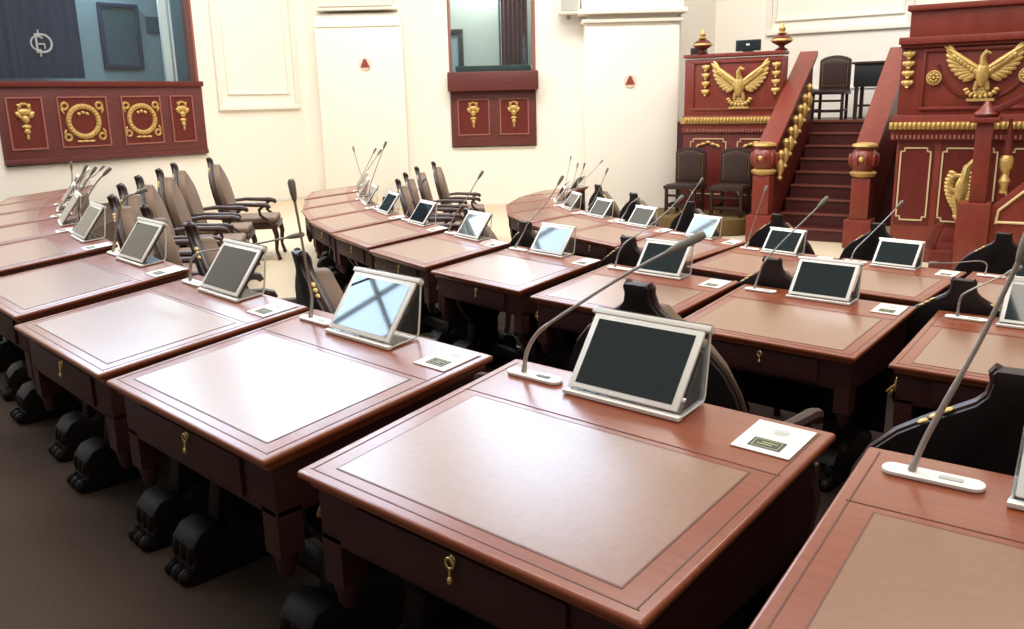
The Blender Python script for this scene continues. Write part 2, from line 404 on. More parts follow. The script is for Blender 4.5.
# ------------------------------------------------------------------ window booths in the wall
# left booth, in the frame of the left wall
t = thing('window_balustrade', AL, RL, 'long burgundy wooden balustrade with gilt wreaths below the large left booth window', 'balustrade')
mb = MB(); mb.box(-5.27, -2.11, -0.05, 0.12, 0.72, 1.84); mb.build('panel', 'panel_wood', t, bevel=0.006)
MB().box(-5.29, -2.09, -0.09, 0.14, 1.82, 1.90).build('cap_rail', 'red_dark', t, bevel=0.01)
mb = MB()
mb.box(-5.27, -2.11, -0.075, -0.04, 0.72, 0.80); mb.build('plinth', 'panel_wood', t, bevel=0.008)
for (x0, x1) in ((-5.16, -4.66), (-4.46, -3.72), (-3.50, -2.86), (-2.70, -2.30)):
    o = MB(); frame_rect(o, x0, x1, 0.93, 1.68, 0.022, -0.068, -0.05); o.build('moulding', 'moulding', t)
    mb = MB().box(x0+0.022, x1-0.022, -0.054, -0.05, 0.952, 1.658); mb.build('inset_panel', 'red_dark', t)
torch_mb(-4.92, 1.32, 0.52, -0.06).build('gilt_torch', 'gold', t)
wreath_mb(-4.10, 1.31, 0.31, -0.06).build('gilt_wreath', 'gold', t)
wreath_mb(-3.19, 1.32, 0.29, -0.06).build('gilt_wreath', 'gold', t)
torch_mb(-2.50, 1.34, 0.46, -0.06).build('gilt_torch', 'gold', t)
# frame, glass and booth room
mb = MB(); mb.box(-2.165, -2.13, -0.02, 0.25, 1.90, 4.1); mb.box(-5.25, -5.19, -0.02, 0.25, 1.90, 4.1); mb.box(-5.25, -2.13, -0.02, 0.25, 4.02, 4.1)
wf = structure(mb, 'window_4', 'moulding', AL, RL)
MB().box(-5.19, -2.19, 0.10, 0.11, 1.90, 4.02).build('pane', 'glass', wf)
mb = MB(); mb.box(-5.6, -1.4, 1.30, 1.36, LOW, 4.4); mb.box(-5.66, -5.6, 0.3, 1.36, LOW, 4.4); mb.box(-1.4, -1.34, 0.3, 1.36, LOW, 4.4); mb.box(-5.66, -1.34, 0.3, 1.36, 4.4, 4.46)
structure(mb, 'wall_booth_left', 'booth', AL, RL)
structure(MB().box(-5.6, -1.4, 0.3, 1.3, 1.0, 1.05), 'floor_booth_left', 'carpet', AL, RL)
mb = MB()
mb.box(-2.52, -2.40, 0.30, 0.36, 1.84, 4.1); mb.box(-2.36, -2.33, 0.30, 0.36, 1.84, 4.1)
structure(mb, 'trim_6', 'pale', AL, RL)
# hanging navy banner with a white monogram
t = thing('banner', AL, RL, 'navy cloth banner with a white monogram hanging behind the left booth window', 'banner')
mb = MB(); n = 24; pf = []; pb = []
for i in range(n+1):
    x = -5.15+1.36*i/n; y = 0.42+0.035*math.sin(i*1.7)
    pf.append((x, y)); pb.append((x, y+0.02))
mb.prism(pf+pb[::-1], 1.96, 4.0, 'z'); mb.build('cloth', 'navy', t)
mb = MB(); cx, cz = -4.42, 2.46
mb.ring((cx+0.05, 0.36, cz), 0.125, 0.016, 20, 6, a0=-PI/2, a1=PI/2); mb.tube([(cx+0.05, 0.36, cz-0.125), (cx-0.06, 0.36, cz-0.125)], 0.016); mb.tube([(cx+0.05, 0.36, cz+0.125), (cx-0.06, 0.36, cz+0.125)], 0.016)
mb.tube([(cx-0.04, 0.36, cz-0.13), (cx-0.04, 0.36, cz+0.13)], 0.016)
mb.ring((cx-0.02, 0.355, cz), 0.10, 0.013, 20, 6, a0=PI*0.25, a1=PI*1.6)
mb.tube([(cx-0.02, 0.355, cz-0.01), (cx+0.07, 0.355, cz-0.01), (cx+0.07, 0.355, cz-0.08)], 0.013)
mb.tube([(cx, 0.36, cz-0.19), (cx, 0.36, cz-0.13)], 0.012); mb.tube([(cx, 0.36, cz+0.13), (cx, 0.36, cz+0.19)], 0.012)
mb.build('monogram', 'card', t)
# framed board on the booth wall
t = thing('framed_board', AL, RL, 'dark teal framed board on the rear wall of the left booth', 'picture')
mb = MB(); frame_rect(mb, -3.10, -2.42, 2.16, 3.20, 0.06, 1.22, 1.29); mb.build('frame', 'navy', t, bevel=0.008)
MB().box(-3.04, -2.48, 1.26, 1.29, 2.22, 3.14).build('board', 'slate', t)
t = thing('small_notice', AL, RL, 'small blue notice beside the framed board in the left booth', 'notice')
MB().box(-2.28, -1.98, 1.27, 1.29, 2.75, 3.02).build('sheet', 'slate', t)

# middle booth
t = thing('window_balustrade', (0, 16.6, 0), 0, 'short two-panel burgundy balustrade with a deep ledge below the narrow middle window', 'balustrade')
MB().box(-1.04, 0.53, -0.06, 0.12, 0.66, 1.66).build('panel', 'panel_wood', t, bevel=0.006)
MB().box(-1.08, 0.58, -0.22, 0.14, 1.66, 2.00).build('ledge', 'panel_wood', t, bevel=0.02)
for (x0, x1) in ((-0.92, -0.33), (-0.14, 0.40)):
    o = MB(); frame_rect(o, x0, x1, 0.86, 1.52, 0.022, -0.078, -0.06); o.build('moulding', 'moulding', t)
    MB().box(x0+0.022, x1-0.022, -0.064, -0.06, 0.88, 1.5).build('inset_panel', 'red_dark', t)
torch_mb(-0.63, 1.22, 0.46, -0.07).build('gilt_torch', 'gold', t)
torch_mb(0.12, 1.22, 0.46, -0.07).build('gilt_torch', 'gold', t)
mb = MB(); mb.box(0.48, 0.54, 16.58, 16.85, 2.0, 4.1); mb.box(-1.05, -1.01, 16.58, 16.85, 2.0, 4.1); mb.box(-1.05, 0.54, 16.58, 16.85, 4.04, 4.1)
wf = structure(mb, 'window_5', 'moulding')
MB().box(-1.01, 0.48, 16.70, 16.71, 2.0, 4.04).build('pane', 'glass', wf)
mb = MB(); mb.box(-1.9, 1.4, 18.0, 18.06, LOW, 4.4); mb.box(-1.96, -1.9, 16.9, 18.06, LOW, 4.4); mb.box(1.4, 1.46, 16.9, 18.06, LOW, 4.4); mb.box(-1.96, 1.46, 16.9, 18.06, 4.4, 4.46)
structure(mb, 'wall_booth_back', 'booth_green')
structure(MB().box(-1.9, 1.4, 16.9, 18.0, 1.4, 1.45), 'floor_booth_back', 'carpet')
t = thing('framed_picture', (0, 17.95, 0), 0, 'black framed picture on the grey-green wall behind the middle window', 'picture')
mb = MB(); frame_rect(mb, -1.40, -0.84, 1.9, 2.86, 0.09, -0.05, 0.04); mb.build('frame', 'black', t, bevel=0.01)
MB().box(-1.31, -0.93, 0.0, 0.03, 1.99, 2.77).build('canvas', 'booth', t)
t = thing('curtain', (0, 17.35, 0), 0, 'dark red draped curtain at the right of the middle window', 'curtain')
mb = MB(); pf = []; pb = []
for i in range(31):
    x = -0.08+0.50*i/30; y = 0.05*math.sin(i*1.25); pf.append((x, y)); pb.append((x, y+0.03))
mb.prism(pf+pb[::-1], 1.95, 4.05, 'z'); mb.build('drape', 'dkred', t)
mb = MB(); mb.box(-0.13, -0.09, -0.02, 0.03, 1.5, 4.2); mb.build('edge_band', 'slate', t)
t = thing('baize_table', (0, 17.0, 0), 0, 'dark green baize covered table top just behind the middle window ledge', 'table')
MB().box(-0.95, 0.46, -0.16, 0.2, 2.02, 2.12).build('cloth', 'green', t, bevel=0.02)
mb = MB(); mb.box(-0.9, -0.85, -0.1, 0.15, 1.45, 2.02); mb.box(0.36, 0.41, -0.1, 0.15, 1.45, 2.02); mb.build('legs_frame', 'black', t)
mb = MB(); mb.lathe([(0.03, 0), (0.05, 0.05), (0.03, 0.12), (0.035, 0.3), (0.015, 0.36), (0.03, 0.45), (0.01, 0.55)], 12, (0.35, 17.05, 2.12))
tag(mb.build('statuette', 'slate'), 'dark slender statuette standing on the green table beside the curtain', 'statuette')

# added point fills without fixtures, to brighten the booth interiors
def point(name, loc, e, col, r=0.15):
    l = bpy.data.lights.new(name, 'POINT'); l.energy = e; l.color = col; l.shadow_soft_size = r
    o = bpy.data.objects.new(name, l); COL.objects.link(o); o.location = loc
cL = Matrix.Translation(AL) @ Matrix.Rotation(RL, 4, 'Z')
point('booth_fill', cL @ Vector((-3.4, 0.7, 4.2)), 85, (0.85, 0.95, 1.0))
point('booth_fill', (-0.4, 17.2, 4.2), 170, (1.0, 0.97, 0.90))

# ------------------------------------------------------------------ things on the wall
def warning_sign(px, py, y, label):
    p = at(px, py, y)
    t = thing('warning_sign', p, 0, label, 'sign')
    MB().lathe([(0.115, 0), (0.115, 0.012)], 28, mx=Matrix.Rotation(PI/2, 4, 'X')).build('round_plate', 'pink_plate', t)
    MB().prism([(-0.085, -0.06), (0.085, -0.06), (0.02, 0.085), (-0.02, 0.085)], -0.022, -0.012, 'y').build('triangle', 'red_sign', t)
warning_sign(365, 64, 16.355, 'red triangle on a white disc, on the pilaster left of the middle window')
warning_sign(630, 81, 16.195, 'red triangle on a white disc, on the pillar beside the podium')
t = thing('wall_speaker', (1.12, 16.45, 3.0), 0, 'small white loudspeaker box high on the wall left of the pillar', 'speaker')
MB().box(-0.16, 0.22, -0.2, 0.1, -0.05, 0.5).build('cabinet', 'wall', t, bevel=0.02)
mb = MB(); mb.box(-0.13, 0.19, -0.21, -0.2, 0.0, 0.46); mb.build('grille', 'ink_grey', t)
MB().box(0.0, 0.06, 0.05, 0.15, -0.12, 0.0).build('bracket', 'grey_metal', t)

# ------------------------------------------------------------------ podium
LB = MB()
pd = thing('podium_parapet', OP, RP, 'left red mahogany podium wall with a gilt eagle, behind two dark chairs', 'podium')
MB().box(-0.06, 1.63, 0, 0.5, 0, 1.60).build('base', 'red_dark', pd, bevel=0.01)
MB().box(-0.08, 1.63, -0.03, 0.5, 1.60, 1.90).build('frieze', 'red_wood', pd, bevel=0.01)
mb = MB(); mb.box(-0.09, 1.63, -0.07, -0.03, 1.76, 1.87)
for k in range(28): mb.ell((0.01+k*0.058, -0.075, 1.815), 0.024, 0.03, 0.05)
mb.build('gilt_moulding', 'gold', pd)
mb = MB()
for k in range(32): mb.box(0.01+k*0.05, 0.038+k*0.05, -0.05, -0.03, 1.62, 1.67)
mb.build('dentils', 'moulding', pd)
MB().box(-0.06, 1.63, 0.0, 0.3, 1.90, 2.84).build('upper_panel', 'red_wood', pd, bevel=0.01)
mb = MB(); frame_rect(mb, 0.08, 1.60, 1.98, 2.80, 0.04, -0.025, 0); mb.build('panel_moulding', 'red_wood', pd, bevel=0.008)
mb = MB(); mb.box(-0.08, 1.63, -0.04, 0.34, 2.86, 2.92); mb.build('cornice', 'red_wood', pd, bevel=0.015)
eagle_mb(0.93, 2.36, 1.02, 0.76, -0.03).build('gilt_eagle', 'gold', pd)
blob_column_mb(0.33, 2.22, 2.76, -0.03).build('gilt_drop', 'gold', pd)
blob_column_mb(1.53, 2.22, 2.76, -0.03).build('gilt_drop', 'gold', pd)
for x0, x1 in ((0.08, 0.72), (0.92, 1.56)):
    outline_mb(x0, x1, 0.55, 1.50, -0.001).build('gilt_outline', 'gold_line', pd)
    mb = MB()
    for k in (-2, -1, 0, 1, 2): mb.ell(((x0+x1)/2+k*0.09, -0.02, 1.44-abs(k)*0.03), 0.05, 0.02, 0.028, k*0.3)
    mb.build('gilt_swag', 'gold', pd)
structure(MB().box(-0.55, 1.70, 0.5, 3.0, 0, 1.77), 'floor_podium_left', 'stair', OP, RP)
structure(MB().box(1.70, 3.90, 1.0, 3.0, 0, 1.77), 'floor_podium_middle', 'stair', OP, RP)
structure(MB().box(3.90, 12, -1.6, 3.0, 0, 1.60), 'floor_podium_right', 'stair', OP, RP)
# staircase
st = thing('staircase', OP, RP, 'dark red wooden staircase of nine steps rising to the podium', 'staircase')
for k in range(1, 9):
    z = 1.77-0.197*k; y = 1.0-0.26*k
    MB().box(1.935, 3.095, y, y+0.27 if k > 1 else 1.0, 0 if k == 8 else z-0.35, z).build('step', 'stair', st)
    mb = MB(); mb.box(1.935, 3.095, y-0.025, y+0.02, z-0.03, z+0.004); mb.build('nosing', 'nosing', st, bevel=0.008)
MB().box(1.935, 3.095, 0.975, 1.02, 1.74, 1.774).build('nosing', 'nosing', st)
# sloping stair rails with carved newels
def stair_rail(x0, x1, inner, label, gilt=True):
    t = thing('stair_rail', OP, RP, label, 'railing')
    ya, yb = -1.22, 0.95
    za, zb = 1.50, 2.93
    sl = (zb-za)/(yb-ya)
    MB().prism([(ya, za-0.0), (yb, zb), (yb, zb-0.10), (ya, za-0.10)], x0-0.02, x1+0.02, 'x').build('handrail', 'red_wood', t, bevel=0.02)
    MB().prism([(ya, za-0.10), (yb, zb-0.10), (yb, 1.5), (ya, 0.0)], x0+0.05, x1-0.05, 'x').build('side_panel', 'red_dark', t)
    for k in range(7 if gilt else 0):
        f = (k+0.4)/8.6; y = ya+(yb-ya)*f; z = za+sl*(y-ya)-0.42
        mb = MB()
        mb.lathe([(0.02, -0.22), (0.045, -0.19), (0.025, -0.15), (0.06, -0.07), (0.068, 0.0), (0.04, 0.07), (0.022, 0.10), (0.055, 0.15), (0.06, 0.19), (0.02, 0.24)], 12, (inner, y, z))
        mb.build('gilt_baluster', 'gold', t)
    cx = (x0+x1)/2
    MB().box(cx-0.19, cx+0.19, ya-0.36, ya+0.02, 0, 0.42).build('newel_base', 'red_wood', t, bevel=0.02)
    MB().box(cx-0.13, cx+0.13, ya-0.30, ya-0.03, 0.42, 1.02).build('newel_shaft', 'red_wood', t, bevel=0.02)
    mb = MB(); mb.lathe([(0.12, 1.02), (0.17, 1.05), (0.19, 1.09), (0.15, 1.12)], 20, (cx, ya-0.17, 0)); mb.build('gilt_collar', 'gold', t)
    mb = MB(); mb.lathe([(0.13, 1.12), (0.175, 1.17), (0.20, 1.26), (0.195, 1.34), (0.15, 1.41), (0.12, 1.44)], 20, (cx, ya-0.17, 0))
    for k in range(10):
        a = 2*PI*k/10; mb.ell((cx+0.19*math.cos(a), ya-0.17+0.19*math.sin(a), 1.28), 0.03, 0.03, 0.09)
    mb.build('newel_bulb', 'red_wood', t)
    mb = MB(); mb.lathe([(0.12, 1.44), (0.18, 1.47), (0.17, 1.50), (0.10, 1.52)], 20, (cx, ya-0.17, 0))
    mb.ell((cx, ya-0.37, 1.29), 0.04, 0.03, 0.04); mb.build('gilt_cap', 'gold', t)
    return t
stair_rail(1.66, 1.93, 1.97, 'broad sloping red rail with gilt balusters at the left of the staircase')
stair_rail(3.10, 3.38, 3.06, 'broad sloping red rail at the right of the staircase beside the tribune', False)
# chamber tribune at the right
tr = thing('tribune', OP, RP, 'large red mahogany tribune at the right with gilt eagle and two medallions', 'tribune')
Y0 = -2.27
MB().box(3.80, 6.6, Y0, Y0+0.6, 0, 1.62).build('base', 'red_wood', tr, bevel=0.01)
MB().box(3.72, 6.65, Y0-0.06, Y0+0.6, 1.60, 1.92).build('frieze', 'red_wood', tr, bevel=0.012)
mb = MB(); mb.box(3.70, 6.65, Y0-0.10, Y0-0.06, 1.74, 1.83)
for k in range(52): mb.ell((3.73+k*0.056, Y0-0.11, 1.785), 0.024, 0.03, 0.05)
mb.build('gilt_moulding', 'gold', tr)
mb = MB()
for k in range(56): mb.box(3.74+k*0.052, 3.768+k*0.052, Y0-0.085, Y0-0.06, 1.62, 1.67)
mb.build('dentils', 'moulding', tr)
MB().box(3.76, 6.6, Y0+0.05, Y0+0.5, 1.92, 2.78).build('upper_panel', 'red_wood', tr, bevel=0.01)
mb = MB(); frame_rect(mb, 4.02, 5.45, 1.98, 2.74, 0.04, Y0+0.02, Y0+0.05); mb.build('panel_moulding', 'red_wood', tr, bevel=0.008)
mb = MB(); mb.ring((4.72, Y0+0.04, 2.62), 0.52, 0.02, 24, 6, a0=PI*1.05, a1=PI*1.95); mb.build('panel_arch', 'red_dark', tr)
mb = MB(); mb.box(3.73, 6.7, Y0-0.06, Y0+0.55, 2.80, 2.89); mb.box(3.75, 6.7, Y0-0.01, Y0+0.5, 2.76, 2.80); mb.build('cornice', 'red_wood', tr, bevel=0.015)
mb = MB(); mb.box(3.82, 6.6, Y0+0.15, Y0+0.9, 2.90, 3.26); mb.box(3.78, 6.65, Y0+0.10, Y0+0.95, 3.22, 3.29); mb.build('desk_screen', 'red_wood', tr, bevel=0.012)
eagle_mb(4.72, 2.40, 0.92, 0.68, Y0+0.02).build('gilt_eagle', 'gold', tr)
blob_column_mb(3.86, 2.26, 2.74, Y0+0.02, w=0.075).build('gilt_drop', 'gold', tr)
for x in (4.17, 5.20):
    mb = MB(); mb.ring((x, Y0+0.02, 2.38), 0.075, 0.02, 18, 6)
    for k in range(8):
        a = 2*PI*k/8; mb.ell((x+0.045*math.cos(a), Y0+0.01, 2.38+0.045*math.sin(a)), 0.02, 0.02, 0.02)
    mb.ell((x, Y0+0.0, 2.38), 0.022, 0.02, 0.022); mb.build('gilt_medallion', 'gold', tr)
for x0, x1 in ((3.86, 4.22), (4.36, 4.98), (5.12, 5.5), (5.62, 6.2)):
    MB().box(x0-0.03, x1+0.03, Y0-0.012, Y0, 0.5, 1.56).build('inset_panel', 'red_dark', tr)
    outline_mb(x0, x1, 0.56, 1.50, Y0-0.012, 0.018, 0.045).build('gilt_outline', 'gold_line', tr)
# gilt acanthus crest on the tribune base
mb = MB(); yy = Y0-0.05
mb.tube([(4.84, yy, 1.58), (4.82, yy, 1.45), (4.74, yy, 1.36), (4.66, yy, 1.26), (4.64, yy, 1.12), (4.56, yy, 0.86), (4.60, yy, 0.62)], [0.02, 0.045, 0.03, 0.05, 0.06, 0.05, 0.015])
for k in range(13):
    f = k/12; z = 1.18-0.56*f; s = 0.13*math.sin(PI*min(1, 0.25+f*0.85))
    mb.ell((4.60-s, yy, z), 0.07, 0.03, 0.035, 0.5); mb.ell((4.62+s*0.75, yy, z), 0.06, 0.03, 0.033, -0.5)
mb.ell((4.61, yy-0.02, 0.98), 0.075, 0.045, 0.17); mb.ring((4.57, yy-0.02, 1.06), 0.10, 0.025, 16, 6)
mb.build('gilt_acanthus', 'gold', tr)
# speaker's stair in front of the tribune
sp = thing('tribune_stair', OP, RP, 'red newel, sloping rail and gilt balusters of the small stair before the tribune', 'railing')
Y1 = -3.1
MB().box(4.66, 5.02, Y1-0.02, Y1+0.34, 0, 0.90).build('newel_base', 'red_wood', sp, bevel=0.02)
MB().box(4.77, 4.95, Y1+0.06, Y1+0.26, 0.90, 1.84).build('newel_post', 'red_wood', sp, bevel=0.015)
mb = MB(); mb.box(4.70, 5.02, Y1, Y1+0.32, 1.84, 1.90); mb.lathe([(0.12, 1.90), (0.15, 1.94), (0.08, 2.0), (0.05, 2.04), (0.02, 2.09)], 16, (4.86, Y1+0.16, 0)); mb.build('newel_cap', 'red_wood', sp, bevel=0.01)
MB().prism([(4.92, 1.92), (4.92, 2.0), (6.0, 2.62), (6.0, 2.50)], Y1+0.08, Y1+0.24, 'y').build('handrail', 'red_dark', sp, bevel=0.015)
MB().prism([(5.02, 0.0), (5.02, 0.86), (5.60, 1.42), (6.2, 1.9), (6.2, 0.0)], Y1+0.06, Y1+0.26, 'y').build('stringer', 'red_wood', sp, bevel=0.01)
mb = MB(); mb.tube([(5.08, Y1+0.05, 0.66), (5.10, Y1+0.05, 0.82), (5.45, Y1+0.05, 1.16), (5.9, Y1+0.05, 1.50)], 0.016); mb.tube([(5.08, Y1+0.05, 0.68), (5.9, Y1+0.05, 0.68)], 0.016); mb.build('gilt_outline', 'gold_line', sp)
for k, x in enumerate((5.12, 5.38, 5.64)):
    z = 1.02+0.24*k
    mb = MB(); mb.lathe([(0.05, z), (0.035, z+0.06), (0.065, z+0.14), (0.03, z+0.22), (0.07, z+0.30), (0.075, z+0.40), (0.05, z+0.44)], 14, (x, Y1+0.16, 0)); mb.build('gilt_baluster', 'gold', sp)
    mb = MB(); mb.lathe([(0.05, z+0.44), (0.045, z+0.55), (0.03, z+0.72), (0.02, z+0.86)], 14, (x, Y1+0.16, 0)); mb.build('baluster_neck', 'red_dark', sp)
mb = MB(); mb.box(4.40, 4.66, Y1+0.0, Y1+0.8, 0, 0.30); mb.prism([(4.30, 0.30), (4.44, 0.62), (4.52, 0.62), (4.44, 0.30)], Y1+0.1, Y1+0.2, 'y'); mb.build('footing', 'red_dark', sp, bevel=0.01)
# low carpeted step in front of the podium
mb = MB(); pts = [(-0.95, -0.03), (-0.95, -1.25), (0.9, -1.25)]
for k in range(9):
    a = -PI/2+PI/2*k/8; pts.append((0.9+0.55*math.cos(a), -0.70+0.55*math.sin(a)))
pts += [(1.45, -0.03)]
cs = mb.prism(pts, 0, 0.27, 'z').build('carpeted_step', 'carpet_olive', bevel=0.02); cs.location = OP; cs.rotation_euler = (0, 0, RP)
tag(cs, 'low olive-brown carpeted step under the two dark chairs by the podium', 'step')

# things standing on the podium walls
def finial(X, Y, Z, s, label):
    t = thing('finial', pod(X, Y, Z), RP, label, 'finial')
    MB().lathe([(0.10*s, 0), (0.12*s, 0.02*s), (0.06*s, 0.05*s), (0.05*s, 0.08*s), (0.17*s, 0.14*s), (0.19*s, 0.20*s), (0.12*s, 0.26*s), (0.05*s, 0.28*s)], 18).build('urn', 'red_dark', t)
    MB().lathe([(0.05*s, 0.28*s), (0.10*s, 0.30*s), (0.04*s, 0.33*s), (0.07*s, 0.38*s), (0.03*s, 0.43*s), (0.015*s, 0.49*s)], 14).build('gilt_tip', 'gold', t)
    MB().lathe([(0.175*s, 0.155*s), (0.2*s, 0.17*s), (0.19*s, 0.20*s), (0.17*s, 0.205*s)], 18).build('gilt_band', 'gold', t)
finial(0.24, 0.02, 2.92, 0.85, 'smaller urn finial with gilt tip beside the black box on the left podium wall')
finial(1.56, 0.10, 2.92, 0.90, 'urn finial with gilt tip at the head of the left stair rail')
t = thing('black_box', pod(0.10, 0.14, 2.92), RP, 'black box at the left end of the podium wall top', 'box')
MB().box(-0.13, 0.12, 0.02, 0.18, 0.0, 0.12).build('case', 'black', t, bevel=0.01)
MB().box(-0.10, 0.09, 0.015, 0.02, 0.03, 0.09).build('front_panel', 'frame_wood', t)
t = thing('monitor', pod(1.0, 0.10, 2.92), RP, 'small black monitor standing on top of the left podium wall', 'monitor')
MB().box(-0.21, 0.21, 0, 0.05, 0.02, 0.20).build('housing', 'black', t, bevel=0.008)
MB().box(-0.17, 0.17, -0.003, 0.0, 0.05, 0.18).build('screen', 'screen', t)
MB().box(-0.08, 0.08, 0.0, 0.08, 0, 0.02).build('foot', 'black', t)
mb = MB().box(-0.03, 0.03, -0.005, -0.002, 0.11, 0.14); mb.build('white_mark', 'card', t)

# dark chairs with leather backs
def leather_chair():
    t = thing('leather_chair')
    for sx in (-1, 1):
        MB().box(sx*0.25-0.025, sx*0.25+0.025, -0.25, -0.20, 0, 0.44).build('leg', 'frame_wood', t, bevel=0.006)
        MB().box(sx*0.23-0.025, sx*0.23+0.025, 0.20, 0.25, 0, 0.44).build('leg', 'frame_wood', t, bevel=0.006)
    mb = MB(); mb.box(-0.25, 0.25, -0.235, -0.215, 0.12, 0.17); mb.box(-0.25, 0.25, -0.235, -0.215, 0.30, 0.34)
    for s in (-1, 1): mb.box(s*0.24-0.01, s*0.24+0.01, -0.22, 0.22, 0.14, 0.18)
    mb.build('stretcher', 'frame_wood', t)
    MB().box(-0.29, 0.29, -0.28, 0.27, 0.43, 0.49).build('seat', 'frame_wood', t, bevel=0.012)
    MB().box(-0.26, 0.26, -0.25, 0.2, 0.485, 0.51).build('seat_pad', 'brown_leather', t, bevel=0.012)
    pts = [(-0.27, 0.49), (0.27, 0.49), (0.27, 1.02)]
    for k in range(9):
        x = 0.27-0.54*k/8; pts.append((x*0.96, 1.04+0.07*math.cos(x/0.27*PI/2)**0.7 if abs(x) < 0.2699 else 1.04))
    pts.append((-0.27, 1.02))
    MB().prism(pts, 0.21, 0.26, 'y').build('backrest_frame', 'frame_wood', t, bevel=0.008)
    pts = [(-0.20, 0.60), (0.20, 0.60), (0.20, 0.96)]+[(0.20-0.4*k/6, 0.98+0.05*math.sin(PI*k/6)) for k in range(7)]+[(-0.20, 0.96)]
    MB().prism(pts, 0.192, 0.212, 'y').build('back_pad', 'brown_leather', t, bevel=0.008)
    mb = MB()
    for k in range(17):
        f = k/16
        for x, z in ((-0.215, 0.60+0.38*f), (0.215, 0.60+0.38*f), (-0.215+0.43*f, 0.585), (-0.215+0.43*f, 0.99+0.05*math.sin(PI*f))):
            mb.ell((x, 0.205, z), 0.007, 0.006, 0.007, n=6, k=4)
    mb.build('studs', 'brass', t)
    return t
lc = leather_chair()
lc.location = pod(0.24, -0.62, 0.27); lc.rotation_euler = (0, 0, RP)
tag(lc, 'dark leather-backed chair nearest the white pillar, in front of the podium wall', 'chair', 'dark leather chairs')
copy_tree(lc, pod(1.04, -0.62, 0.27), RP, 0, 'dark leather-backed chair nearest the left stair rail, in front of the podium wall', 'chair', 'dark leather chairs')
copy_tree(lc, pod(2.02, 1.75, 1.77), RP, 0, 'dark leather-backed chair at the top of the staircase', 'chair', 'dark leather chairs')
t = thing('side_chair', pod(0.0, 0.0, 0.0), RP, 'black desk behind the right stair rail at the top of the staircase', 'desk')
t.name = 'black_desk'
MB().box(2.42, 3.4, 1.6, 2.2, 2.32, 2.70).build('desk_body', 'black', t, bevel=0.01)
for x in (2.44, 3.3):
    for y in (1.62, 2.12): MB().box(x, x+0.06, y, y+0.06, 1.77, 2.32).build('leg', 'frame_wood', t)
MB().box(2.50, 3.3, 1.66, 1.69, 1.98, 2.02).build('rail', 'frame_wood', t)
mb = MB(); mb.box(2.38, 3.45, 1.56, 2.25, 2.70, 2.74); mb.build('desk_top', 'frame_wood', t, bevel=0.006)
t = thing('side_table', pod(1.50, 1.9, 1.77), RP, 'low dark side table left of the chair at the stair head', 'table')
MB().box(-0.22, 0.16, -0.2, 0.2, 0.50, 0.54).build('table_top', 'frame_wood', t, bevel=0.008)
for sx in (-0.2, 0.12):
    for sy in (-0.18, 0.14): MB().box(sx, sx+0.04, sy, sy+0.04, 0, 0.5).build('leg', 'frame_wood', t)
t = thing('lamp_fixture', pod(5.05, -1.6, 3.29), RP, 'dark base standing on top of the tribune', 'fixture')
MB().box(-0.3, 0.6, -0.1, 0.2, 0, 0.12).build('housing', 'black', t, bevel=0.01)
t.name = 'black_console'; t['label'] = 'black console lying on top of the tribune at the right'; t['category'] = 'console'

